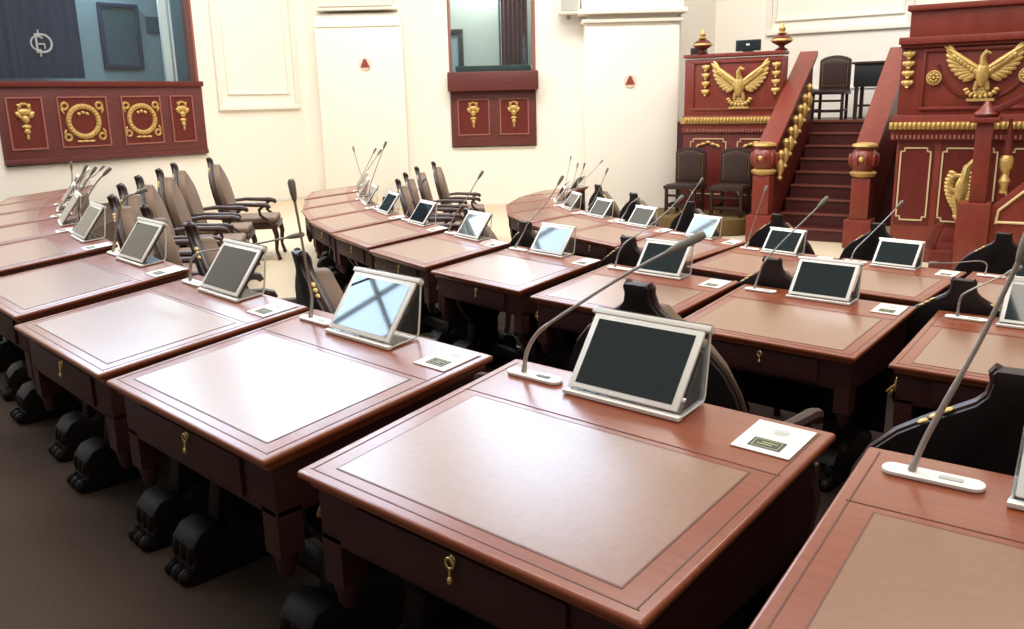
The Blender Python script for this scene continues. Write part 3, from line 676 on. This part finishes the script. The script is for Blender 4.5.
# ------------------------------------------------------------------ desks
def make_desk(taper=0.0):
    t = thing('writing_desk')
    tz = lambda b: HT+(b-D/2)*TILT
    RX = Matrix.Translation((0, D/2, HT)) @ Matrix.Rotation(TA, 4, 'X')
    h = D/2/math.cos(TA); w2 = W/2-0.004
    mb = MB(); mb.box(-w2, w2, -h, h, -0.018, 0, RX); top = mb.build('top', 'wood_top', t, bevel=0.008, seg=3)
    mb = MB(); mb.box(-w2+0.016, w2-0.016, -h+0.016, h-0.016, -0.040, -0.018, RX); mb.build('edge_moulding', 'wood_top', t, bevel=0.008, seg=2)
    mb = MB()
    l0, l1 = -0.296, 0.118
    mb.box(-0.356, 0.356, l0, l1, -0.002, 0.0012, RX); mb.build('leather_inset', 'leather', t)
    mb = MB()
    for (x0, x1, y0, y1) in ((-0.360, 0.360, l0-0.004, l0), (-0.360, 0.360, l1, l1+0.004), (-0.360, -0.356, l0, l1), (0.356, 0.360, l0, l1),
                             (-w2+0.02, w2-0.02, -h+0.024, -h+0.027), (-w2+0.02, w2-0.02, l1+0.02, l1+0.0225), (w2-0.027, w2-0.024, -h+0.024, h-0.02), (-w2+0.024, -w2+0.027, -h+0.024, h-0.02)):
        mb.box(x0, x1, y0, y1, -0.002, 0.0009, RX)
    mb.build('tooled_border', 'line', t)
    f, bk = 0.035, D-0.05
    MB().prism([(f, 0.50), (bk, 0.50), (bk, tz(bk)-0.036), (f, tz(f)-0.036)], -0.405, 0.405, 'x').build('apron', 'wood_side', t, bevel=0.004)
    dr = MB().box(-0.27, 0.27, f-0.010, f, 0.515, 0.615).build('drawer_front', 'wood_side', t, bevel=0.004)
    k = MB(); k.ring((0.01, f-0.018, 0.598), 0.010, 0.0028, 14, 6); k.tube([(0.01, f-0.018, 0.589), (0.012, f-0.020, 0.572)], 0.0025); k.ell((0.012, f-0.020, 0.565), 0.006, 0.006, 0.009); k.ell((0.01, f-0.010, 0.602), 0.008, 0.005, 0.011)
    k.build('brass_key', 'brass', dr)
    mb = MB(); mb.ell((-0.409, 0.07, 0.565), 0.009, 0.026, 0.036); mb.tube([(-0.412, 0.045, 0.565), (-0.440, 0.055, 0.535), (-0.440, 0.085, 0.535), (-0.412, 0.095, 0.565)], 0.006); mb.ell((-0.430, 0.07, 0.525), 0.012, 0.015, 0.018)
    mb.build('side_handle', 'brass', t)
    for sx in (-1, 1):
        for by in (f, bk-0.065):
            x0 = sx*0.405-(0.065 if sx > 0 else 0)
            mb = MB(); mb.box(x0, x0+0.065, by, by+0.065, 0.40, 0.515); mb.lathe([(0.024, 0.40), (0.028, 0.39), (0.020, 0.35), (0.012, 0.335)], 12, (x0+0.0325, by+0.0325, 0))
            mb.build('leg', 'wood_side', t)
    for sx in (-1, 1):
        c = 0.25 if sx > 0 else -0.375
        prof = [(0.10, 0.0), (0.10, 0.03), (0.125, 0.10), (0.115, 0.14), (0.15, 0.185), (0.20, 0.20), (0.24, 0.17), (0.27, 0.20), (0.43, 0.20), (0.46, 0.17), (0.50, 0.20), (0.55, 0.185), (0.585, 0.14), (0.575, 0.10), (0.60, 0.03), (0.60, 0.0)]
        prof = [(0.12+(y_-0.10)*0.96, z_*0.86) for y_, z_ in prof]
        MB().prism(prof, c-0.07, c+0.07, 'x').build('trestle_foot', 'wood_black', t, bevel=0.01)
        mb = MB()
        for q in (-0.047, 0, 0.047):
            mb.ell((c+q, 0.122, 0.028), 0.023, 0.03, 0.028)
            mb.ell((c+q, 0.155, 0.09), 0.020, 0.03, 0.045)
        mb.build('carved_claw', 'wood_black', t)
        mb = MB(); mb.prism([(0.24, 0.16), (0.46, 0.16), (0.44, 0.28), (0.52, 0.40), (0.54, 0.50), (0.16, 0.50), (0.18, 0.40), (0.26, 0.28)], c-0.035, c+0.035, 'x'); mb.build('trestle_upright', 'wood_black', t, bevel=0.008)
    mb = MB(); mb.box(-0.27, 0.27, 0.32, 0.38, 0.10, 0.15); mb.build('stretcher', 'wood_black', t, bevel=0.008)
    MB().box(-0.36, 0.36, 0.60, 0.615, 0.14, 0.50).build('modesty_panel', 'wood_black', t)
    if taper:
        for o in list(t.children)+[g for c in t.children for g in c.children]:
            for v in o.data.vertices: v.co.x *= 1 - taper*v.co.y/D
    return t
ORD = ['nearest', 'second', 'third', 'fourth', 'fifth', 'sixth', 'seventh', 'eighth', 'ninth', 'tenth']
RN = ['front row', 'middle row', 'rear row']
def where(r, i):
    n = len(ROW[r])
    if i == 0: return 'rightmost in the %s' % RN[r]
    if i == n-1: return 'farthest in the %s' % RN[r]
    return '%s from the right in the %s' % (['first', 'second', 'third', 'fourth', 'fifth', 'sixth', 'seventh', 'eighth', 'ninth', 'tenth'][i], RN[r])
protos = {}
for r in range(3):
    for i, q in enumerate(ROW[r]):
        lab = 'mahogany writing desk with tan leather top, ' + where(r, i)
        n = len(ROW[r])
        turn = max(abs(q[2]-ROW[r][j][2]) for j in (i-1, i+1) if 0 <= j < n)
        k = 0.0 if (turn < 0.045 or (turn < 0.1 and i <= 3)) else (0.085 if turn < 0.14 else 0.175)
        if k not in protos:
            o = protos[k] = make_desk(k)
            o.location = (q[0], q[1], TIER[r]); o.rotation_euler = (0, 0, q[2]); tag(o, lab, 'desk', 'writing desks in curved rows')
        else:
            copy_tree(protos[k], (q[0], q[1], TIER[r]), q[2], 0, lab, 'desk', 'writing desks in curved rows')

# ------------------------------------------------------------------ tablets, stands and cards
# local frame: x along the desk, y into the desk, z normal to the desk top
SB, SR = 0.140, 0.152           # run and rise of the leaning tablet
LEAN = math.atan2(SR, SB); LEN = math.hypot(SR, SB)
def slab_mx(off):               # frame of the leaning slab: y up the slab, z out of its face
    return Matrix.Translation((0, 0.004, 0.014)) @ Matrix.Rotation(LEAN, 4, 'X') @ Matrix.Translation((0, 0, off))
def make_tablet(kind='screen'):
    t = thing('tablet')
    mb = MB(); mb.box(-0.148, 0.148, 0.0, LEN-0.016, 0.0, 0.008, slab_mx(0)); mb.build('body', 'white', t, bevel=0.003)
    sc = MB(); sc.box(-0.131, 0.131, 0.012, LEN-0.030, 0.0075, 0.0090, slab_mx(0)); s = sc.build('screen', kind, t)
    if kind == 'lit':
        e = MB()
        for k in range(12):
            a = 0.3+k*0.42
            if k % 3: e.ell((0.06*math.cos(a), 0.0, 0.0), 0.012, 0.001, 0.005)
        mb = MB()
        for k in range(9):
            a = 0.2+k*0.33; x = 0.085*math.cos(a); y = 0.12+0.06*math.sin(a)
            mb.box(x-0.010, x+0.010, y-0.0025, y+0.0025, 0.0091, 0.0095, slab_mx(0))
        mb.box(-0.095, -0.07, 0.03, 0.036, 0.0091, 0.0095, slab_mx(0)); mb.box(0.07, 0.1, 0.155, 0.16, 0.0091, 0.0095, slab_mx(0))
        mb.build('screen_mark', 'ink_grey', s)
    return t
def make_stand():
    t = thing('tablet_stand')
    mb = MB(); mb.box(-0.155, 0.155, 0.0, LEN+0.004, -0.006, -0.0015, slab_mx(0)); mb.build('back_plate', 'acrylic', t)
    mb = MB(); mb.box(-0.158, 0.158, -0.012, 0.004, 0, 0.010); mb.build('front_lip', 'white', t, bevel=0.002)
    mb = MB(); mb.box(-0.160, 0.160, LEN-0.016, LEN-0.002, -0.010, 0.010, slab_mx(0)); mb.build('top_bar', 'white', t, bevel=0.003)
    for s in (-1, 1):
        mb = MB()
        mb.tube([(s*0.154, 0.138, 0.152), (s*0.154, 0.122, 0.08), (s*0.154, 0.106, 0.016), (s*0.154, 0.098, 0.004)], 0.0032, 6)
        mb.tube([(s*0.154, 0.098, 0.004), (s*0.154, 0.0, 0.004)], 0.003, 6)
        mb.build('side_edge', 'white', t)
        x = s*0.154
        MB().prism([(0.0, 0.005), (0.10, 0.005), (0.136, 0.150)], x-0.0012, x+0.0012, 'x').build('side_plate', 'acrylic', t)
    mb = MB(); mb.box(-0.154, 0.154, 0.0, 0.098, 0.0005, 0.003); mb.build('base_plate', 'acrylic', t)
    return t
def make_card():
    t = thing('desk_card')
    MB().box(-0.062, 0.062, -0.065, 0.065, 0, 0.002).build('sheet', 'card', t)
    s = MB().box(-0.034, 0.034, -0.048, -0.010, 0.002, 0.0026).build('dark_panel', 'ink', t)
    mb = MB()
    for (x0, x1, y0, y1) in ((-0.028, 0.028, -0.044, -0.0425), (-0.028, 0.028, -0.0155, -0.014), (-0.028, -0.0265, -0.044, -0.014), (0.0265, 0.028, -0.044, -0.014), (-0.02, 0.012, -0.034, -0.031), (-0.012, 0.02, -0.026, -0.023)):
        mb.box(x0, x1, y0, y1, 0.0026, 0.003)
    mb.build('panel_lines', 'ink_gold', s)
    mb = MB()
    for k in range(10):
        a = 2*PI*k/10; mb.box(0.004+0.013*math.cos(a)-0.003, 0.004+0.013*math.cos(a)+0.003, 0.028+0.011*math.sin(a)-0.002, 0.028+0.011*math.sin(a)+0.002, 0.002, 0.0024)
    mb.box(-0.005, 0.013, 0.022, 0.033, 0.002, 0.0024); mb.build('grey_seal', 'ink_grey', t)
    return t
tab0, stand0, card0 = make_tablet(), make_stand(), make_card()
used = set()
def place(proto, loc, rz, rx, label, cat, group):
    if proto.name in used: return copy_tree(proto, loc, rz, rx, label, cat, group)
    used.add(proto.name); proto.location = loc; proto.rotation_euler = (rx, 0, rz); return tag(proto, label, cat, group)
TAB_OFF = {(1, 3): (-0.02, 0.62), (0, 2): (-0.02, 0.59)}
for r in range(3):
    for i, q in enumerate(ROW[r]):
        a, b = TAB_OFF.get((r, i), (-0.020, 0.600))
        b -= 0.008
        if (r, i) == (1, 1): a = 0.01
        p = loc_on(q, a, b, top_z(r, b)+0.002)
        proto = tab0; what = 'white-framed tablet with dark screen'
        place(stand0, p, q[2], TA, 'clear acrylic tablet stand on the desk ' + where(r, i), 'tablet stand', 'tablet stands')
        place(proto, p, q[2], TA, what+' on the desk ' + where(r, i), 'tablet', 'tablets on the desks')
        b = 0.612; p = loc_on(q, 0.338, b, top_z(r, b)+0.001)
        place(card0, p, q[2], TA, 'white printed card on the desk ' + where(r, i), 'card', 'printed desk cards')

# ------------------------------------------------------------------ gooseneck microphones
MIC = {
 (0,0): [(925,440),(948,398),(978,345),(1006,288),(1024,250),(1036,222)],
 (0,1): [(527,352),(536,335),(550,323),(585,300),(630,272),(672,250),(706,236)],
 (0,2): [(312,300),(310,286),(306,264),(299,224),(294,197),(291,180)],
 (0,3): [(191,262),(196,255),(206,251),(240,247),(285,238),(303,234)],
 (0,4): [(117,226),(120,208),(126,197),(137,193),(147,189)],
 (0,5): [(80,212),(86,200),(97,182),(111,168)],
 (0,6): [(70,206),(81,190),(96,167)],
 (0,7): [(68,196),(76,184),(87,165)],
 (0,8): [(72,184),(72,176),(71,162)],
 (0,9): [(86,180),(94,176),(104,166)],
 (1,0): [(960,300),(967,292),(1000,277),(1022,267)],
 (1,1): [(760,272),(765,261),(785,239),(812,213),(828,197)],
 (1,2): [(619,252),(626,242),(640,233),(662,216),(683,196)],
 (1,3): [(524,232),(529,222),(547,202),(563,176)],
 (1,4): [(453,219),(459,209),(467,198),(475,184),(483,171)],
 (1,5): [(410,206),(416,193),(425,178)],
 (1,6): [(370,196),(372,180),(386,142)],
 (1,7): [(358,190),(362,179),(381,150)],
 (1,8): [(357,186),(364,172),(376,148)],
 (1,9): [(364,180),(360,172),(353,147)],
 (2,0): [(987,266),(984,262),(975,261),(952,263),(930,263)],
 (2,1): [(855,250),(868,237),(886,219),(903,201)],
 (2,2): [(751,232),(757,213),(767,186)],
 (2,3): [(678,224),(688,200),(703,178)],
 (2,4): [(626,212),(630,204),(640,198)],
 (2,5): [(591,205),(598,192),(608,168)],
 (2,6): [(575,190),(580,178),(585,163)],
 (2,7): [(572,184),(575,176),(578,163)],
 (2,8): [(566,182),(568,172),(571,156)],
 (2,9): [(575,184),(588,176),(603,160)],
}
for r in range(3):
    for i, q in enumerate(ROW[r]):
        a, b = -0.30, 0.622
        base = loc_on(q, a, b, top_z(r, b)+0.001)
        t = thing('microphone', base, q[2], 'gooseneck microphone on the desk ' + where(r, i), 'microphone', 'gooseneck microphones', rx=TA)
        # base plate with rounded ends
        pts = []
        for s in (1, -1):
            for k in range(9):
                an = -PI/2*s+PI*k/8*s if s > 0 else PI/2+PI*k/8
                pts.append((s*0.066+0.019*math.cos(an), 0.019*math.sin(an)))
        mb = MB(); mb.prism(pts, 0, 0.008, 'z'); mb.build('base_plate', 'white', t, bevel=0.002)
        mb = MB(); mb.box(0.01, 0.05, -0.006, 0.006, 0.008, 0.0095); mb.build('button', 'ink_grey' if (r, i) != (0, 1) else 'black', t, bevel=0.001)
        inv = (Matrix.Translation(base) @ Matrix.Rotation(q[2], 4, 'Z') @ Matrix.Rotation(TA, 4, 'X')).inverted()
        foot = loc_on(q, -0.335, b, top_z(r, b)+0.008)
        path = [foot]
        ws = [at(px, py, foot.y-0.02*k) for k, (px, py) in enumerate(MIC[(r, i)])]
        if (r, i) == (0, 0): ws = [at(px, py, foot.y-0.015*k) for k, (px, py) in enumerate(MIC[(r, i)])]
        path += ws
        path = [inv @ p for p in path]
        # smooth the path
        sm = []
        for k in range(len(path)-1):
            p0 = path[max(k-1, 0)]; p1 = path[k]; p2 = path[k+1]; p3 = path[min(k+2, len(path)-1)]
            for u in (0, 0.25, 0.5, 0.75):
                sm.append(0.5*((2*p1)+(p2-p0)*u+(2*p0-5*p1+4*p2-p3)*u*u+(3*p1-p0-3*p2+p3)*u**3))
        sm.append(path[-1])
        cut = 0.085 if (r, i) == (0, 1) else 0.06
        while len(sm) > 3 and (sm[-1]-sm[-2]).length < cut:
            cut -= (sm[-1]-sm[-2]).length; sm.pop()
        sm[-1] = sm[-1] - (sm[-1]-sm[-2]).normalized()*cut*0.9
        n = len(sm)
        near = 1.0 if r == 0 else 0.9
        rad = [0.0075*near if k < 2 else (0.0055*near if k < n*0.45 else 0.0042*near) for k in range(n)]
        MB().tube(sm, rad, 8).build('gooseneck', 'grey_metal', t)
        d = (sm[-1]-sm[-2]).normalized()
        hl = 0.085 if (r, i) == (0, 1) else 0.06
        mb = MB(); mb.tube([sm[-1]-d*0.012, sm[-1], sm[-1]+d*hl*0.3, sm[-1]+d*hl*0.85, sm[-1]+d*hl], [0.005, 0.008, 0.0105, 0.0115, 0.007], 12); mb.build('capsule_head', 'foam', t)

# ------------------------------------------------------------------ armchairs
def make_armchair():
    t = thing('armchair')
    HW = [(0.42, 0.27), (0.55, 0.305), (0.68, 0.327), (0.77, 0.324), (0.845, 0.306), (0.91, 0.272), (0.967, 0.218), (1.01, 0.158), (1.04, 0.109), (1.065, 0.070), (1.088, 0.050), (1.12, 0.042), (1.14, 0.046), (1.15, 0.038)]
    pts = [(w_, z) for z, w_ in HW] + [(-w_, z) for z, w_ in HW[::-1]]
    # back leans: shear y with z
    LX = Matrix(((1, 0, 0, 0), (0, 1, -0.22, 0.092-0.25), (0, 0, 1, 0), (0, 0, 0, 1)))
    MB().prism(pts, -0.03, 0.02, 'y', LX).build('backrest', 'chair_back', t, bevel=0.008)
    inner = [(w_*0.83, 0.46+(z-0.42)*0.92) for z, w_ in HW[:-3]]
    MB().prism(inner+[(-x, z) for x, z in inner[::-1]], 0.012, 0.09, 'y', LX).build('back_pad', 'velvet', t, bevel=0.02)
    rim = [(w_-0.004, -0.005, z) for z, w_ in HW]
    mb = MB(); mb.tube([LX @ Vector(p) for p in rim], 0.014, 8); mb.tube([LX @ Vector((-x, y, z)) for x, y, z in rim], 0.014, 8)
    mb.build('back_frame', 'chair_wood', t)
    mb = MB(); mb.ell(LX @ Vector((0, 0, 1.10)), 0.04, 0.03, 0.05); mb.build('crest', 'chair_back', t)
    mb = MB()
    for s in (-1, 1):
        mb = MB()
        for k in range(3):
            mb.ell(LX @ Vector((s*(0.124+0.022*k), -0.014, 1.040-0.017*k)), 0.015, 0.012, 0.0055, s*0.5)
        mb.build('gilt_carving', 'gold', t)
    MB().box(-0.29, 0.29, -0.24, 0.30, 0.36, 0.42).build('seat_frame', 'chair_wood', t, bevel=0.015)
    mb = MB(); mb.box(-0.265, 0.265, -0.20, 0.285, 0.42, 0.49); mb.build('seat', 'velvet', t, bevel=0.028, seg=3)
    for s in (-1, 1):
        MB().tube([(s*0.285, -0.235, 0.64), (s*0.300, -0.10, 0.65), (s*0.302, 0.06, 0.64), (s*0.300, 0.17, 0.635), (s*0.297, 0.22, 0.62), (s*0.295, 0.235, 0.595)], [0.018, 0.022, 0.024, 0.026, 0.026, 0.018], 8).build('armrest', 'chair_wood', t)
        MB().tube([(s*0.300, 0.17, 0.625), (s*0.300, 0.12, 0.58), (s*0.295, 0.13, 0.52), (s*0.285, 0.21, 0.45), (s*0.275, 0.25, 0.38)], [0.018, 0.017, 0.016, 0.018, 0.022], 8).build('arm_support', 'chair_wood', t)
        MB().tube([(s*0.26, 0.26, 0.38), (s*0.275, 0.285, 0.28), (s*0.265, 0.27, 0.12), (s*0.275, 0.30, 0.01)], [0.032, 0.028, 0.017, 0.024], 8).build('leg', 'chair_wood', t)
        MB().tube([(s*0.25, -0.21, 0.38), (s*0.26, -0.23, 0.22), (s*0.265, -0.28, 0.01)], [0.026, 0.021, 0.020], 8).build('leg', 'chair_wood', t)
    return t
chair0 = make_armchair(); cfirst = True
def armchair(x, y, z, rz, label, group):
    global cfirst
    if cfirst:
        chair0.location = (x, y, z); chair0.rotation_euler = (0, 0, rz); tag(chair0, label, 'chair', group); cfirst = False; return chair0
    return copy_tree(chair0, (x, y, z), rz, 0, label, 'chair', group)
# crest point -> chair origin (crest sits 0.40 m behind the origin)
def from_crest(cx, cy, rz, back=0.41): return cx - back*math.sin(rz), cy + back*math.cos(rz)
G2 = 'armchairs of the middle row'; G3 = 'armchairs of the rear row'; G4 = 'armchairs facing the podium'
for cx, cy, rz, lab in (
    (0.386, 2.547, -0.76, 'dark armchair back directly behind the largest tablet in the foreground'),
    (1.00, 1.63, -0.62, 'dark armchair back behind the microphone of the foreground right desk'),
    (-0.80, 3.28, -1.12, 'dark armchair seen obliquely behind the second tablet from the left foreground'),
    (-1.55, 4.20, -1.15, 'dark armchair with gilt carving left of the tall microphone'),
    (-2.10, 5.02, -1.17, 'armchair partly hidden behind the third tablet of the front row'),
    (-2.58, 5.68, -1.25, 'armchair with pale back behind the fourth tablet of the front row'),
    (-2.90, 6.55, -1.30, 'fifth from the right of the tall armchairs below the left booth window'),
    (-3.10, 7.35, -1.34, 'fourth from the right of the tall armchairs below the left booth window'),
    (-3.24, 8.15, -1.38, 'third from the right of the tall armchairs below the left booth window'),
    (-3.42, 9.00, -1.41, 'second from the right of the tall armchairs below the left booth window'),
    (-3.34, 9.85, -1.43, 'rightmost tall armchair below the left booth window, arms in full view')):
    x, y = from_crest(cx, cy, rz); armchair(x, y, TIER[1], rz, lab, G2)
for cx, cy, rz, lab in (
    (0.71, 5.17, -0.80, 'black armchair back with crest between middle row and the rear row, below centre'),
    (1.33, 4.34, -0.76, 'black armchair back with crest behind the tablet at centre right'),
    (1.99, 3.73, -0.70, 'black armchair back with crest at the right, behind the middle row right desk'),
    (0.11, 5.95, -0.95, 'black armchair back left of the white-screen tablet'),
    (-0.32, 6.75, -1.05, 'black armchair back behind the third tablet of the middle row'),
    (-1.06, 12.4, -1.55, 'rightmost tall armchair under the middle window'),
    (-1.20, 11.45, -1.5, 'second from the right of the tall armchairs under the middle window'),
    (-1.24, 10.5, -1.45, 'third from the right of the tall armchairs under the middle window'),
    (-1.22, 9.6, -1.4, 'leftmost of the tall armchairs under the middle window')):
    x, y = from_crest(cx, cy, rz); armchair(x, y, TIER[2], rz, lab, G3).scale = (1, 1, 0.965)
for cx, cy, rz, lab in (
    (2.234, 7.208, -0.85, 'round-backed armchair below the foot of the staircase'),
    (2.80, 6.55, -0.8, 'round-backed armchair below the right newel of the staircase'),
    (3.42, 5.95, -0.75, 'wide round-backed armchair below the small tribune stair'),
    (1.72, 8.25, -0.95, 'dark round-backed armchair beside the blue-screen tablet'),
    (1.30, 9.1, -1.05, 'dark round-backed armchair just left of the pillar foot'),
    (1.03, 10.1, -1.15, 'leftmost round-backed armchair behind the rear row of desks')):
    x, y = from_crest(cx, cy, rz); armchair(x, y, LOW+0.10, rz, lab, G4)
structure(MB().prism([(0.9, 7.6), (2.0, 5.5), (4.5, 3.2), (7.0, 3.2), (7.0, 7.0), (3.2, 9.6), (1.5, 12.5), (0.7, 12.0)], LOW, LOW+0.10, 'z'), 'floor', 'carpet_olive')
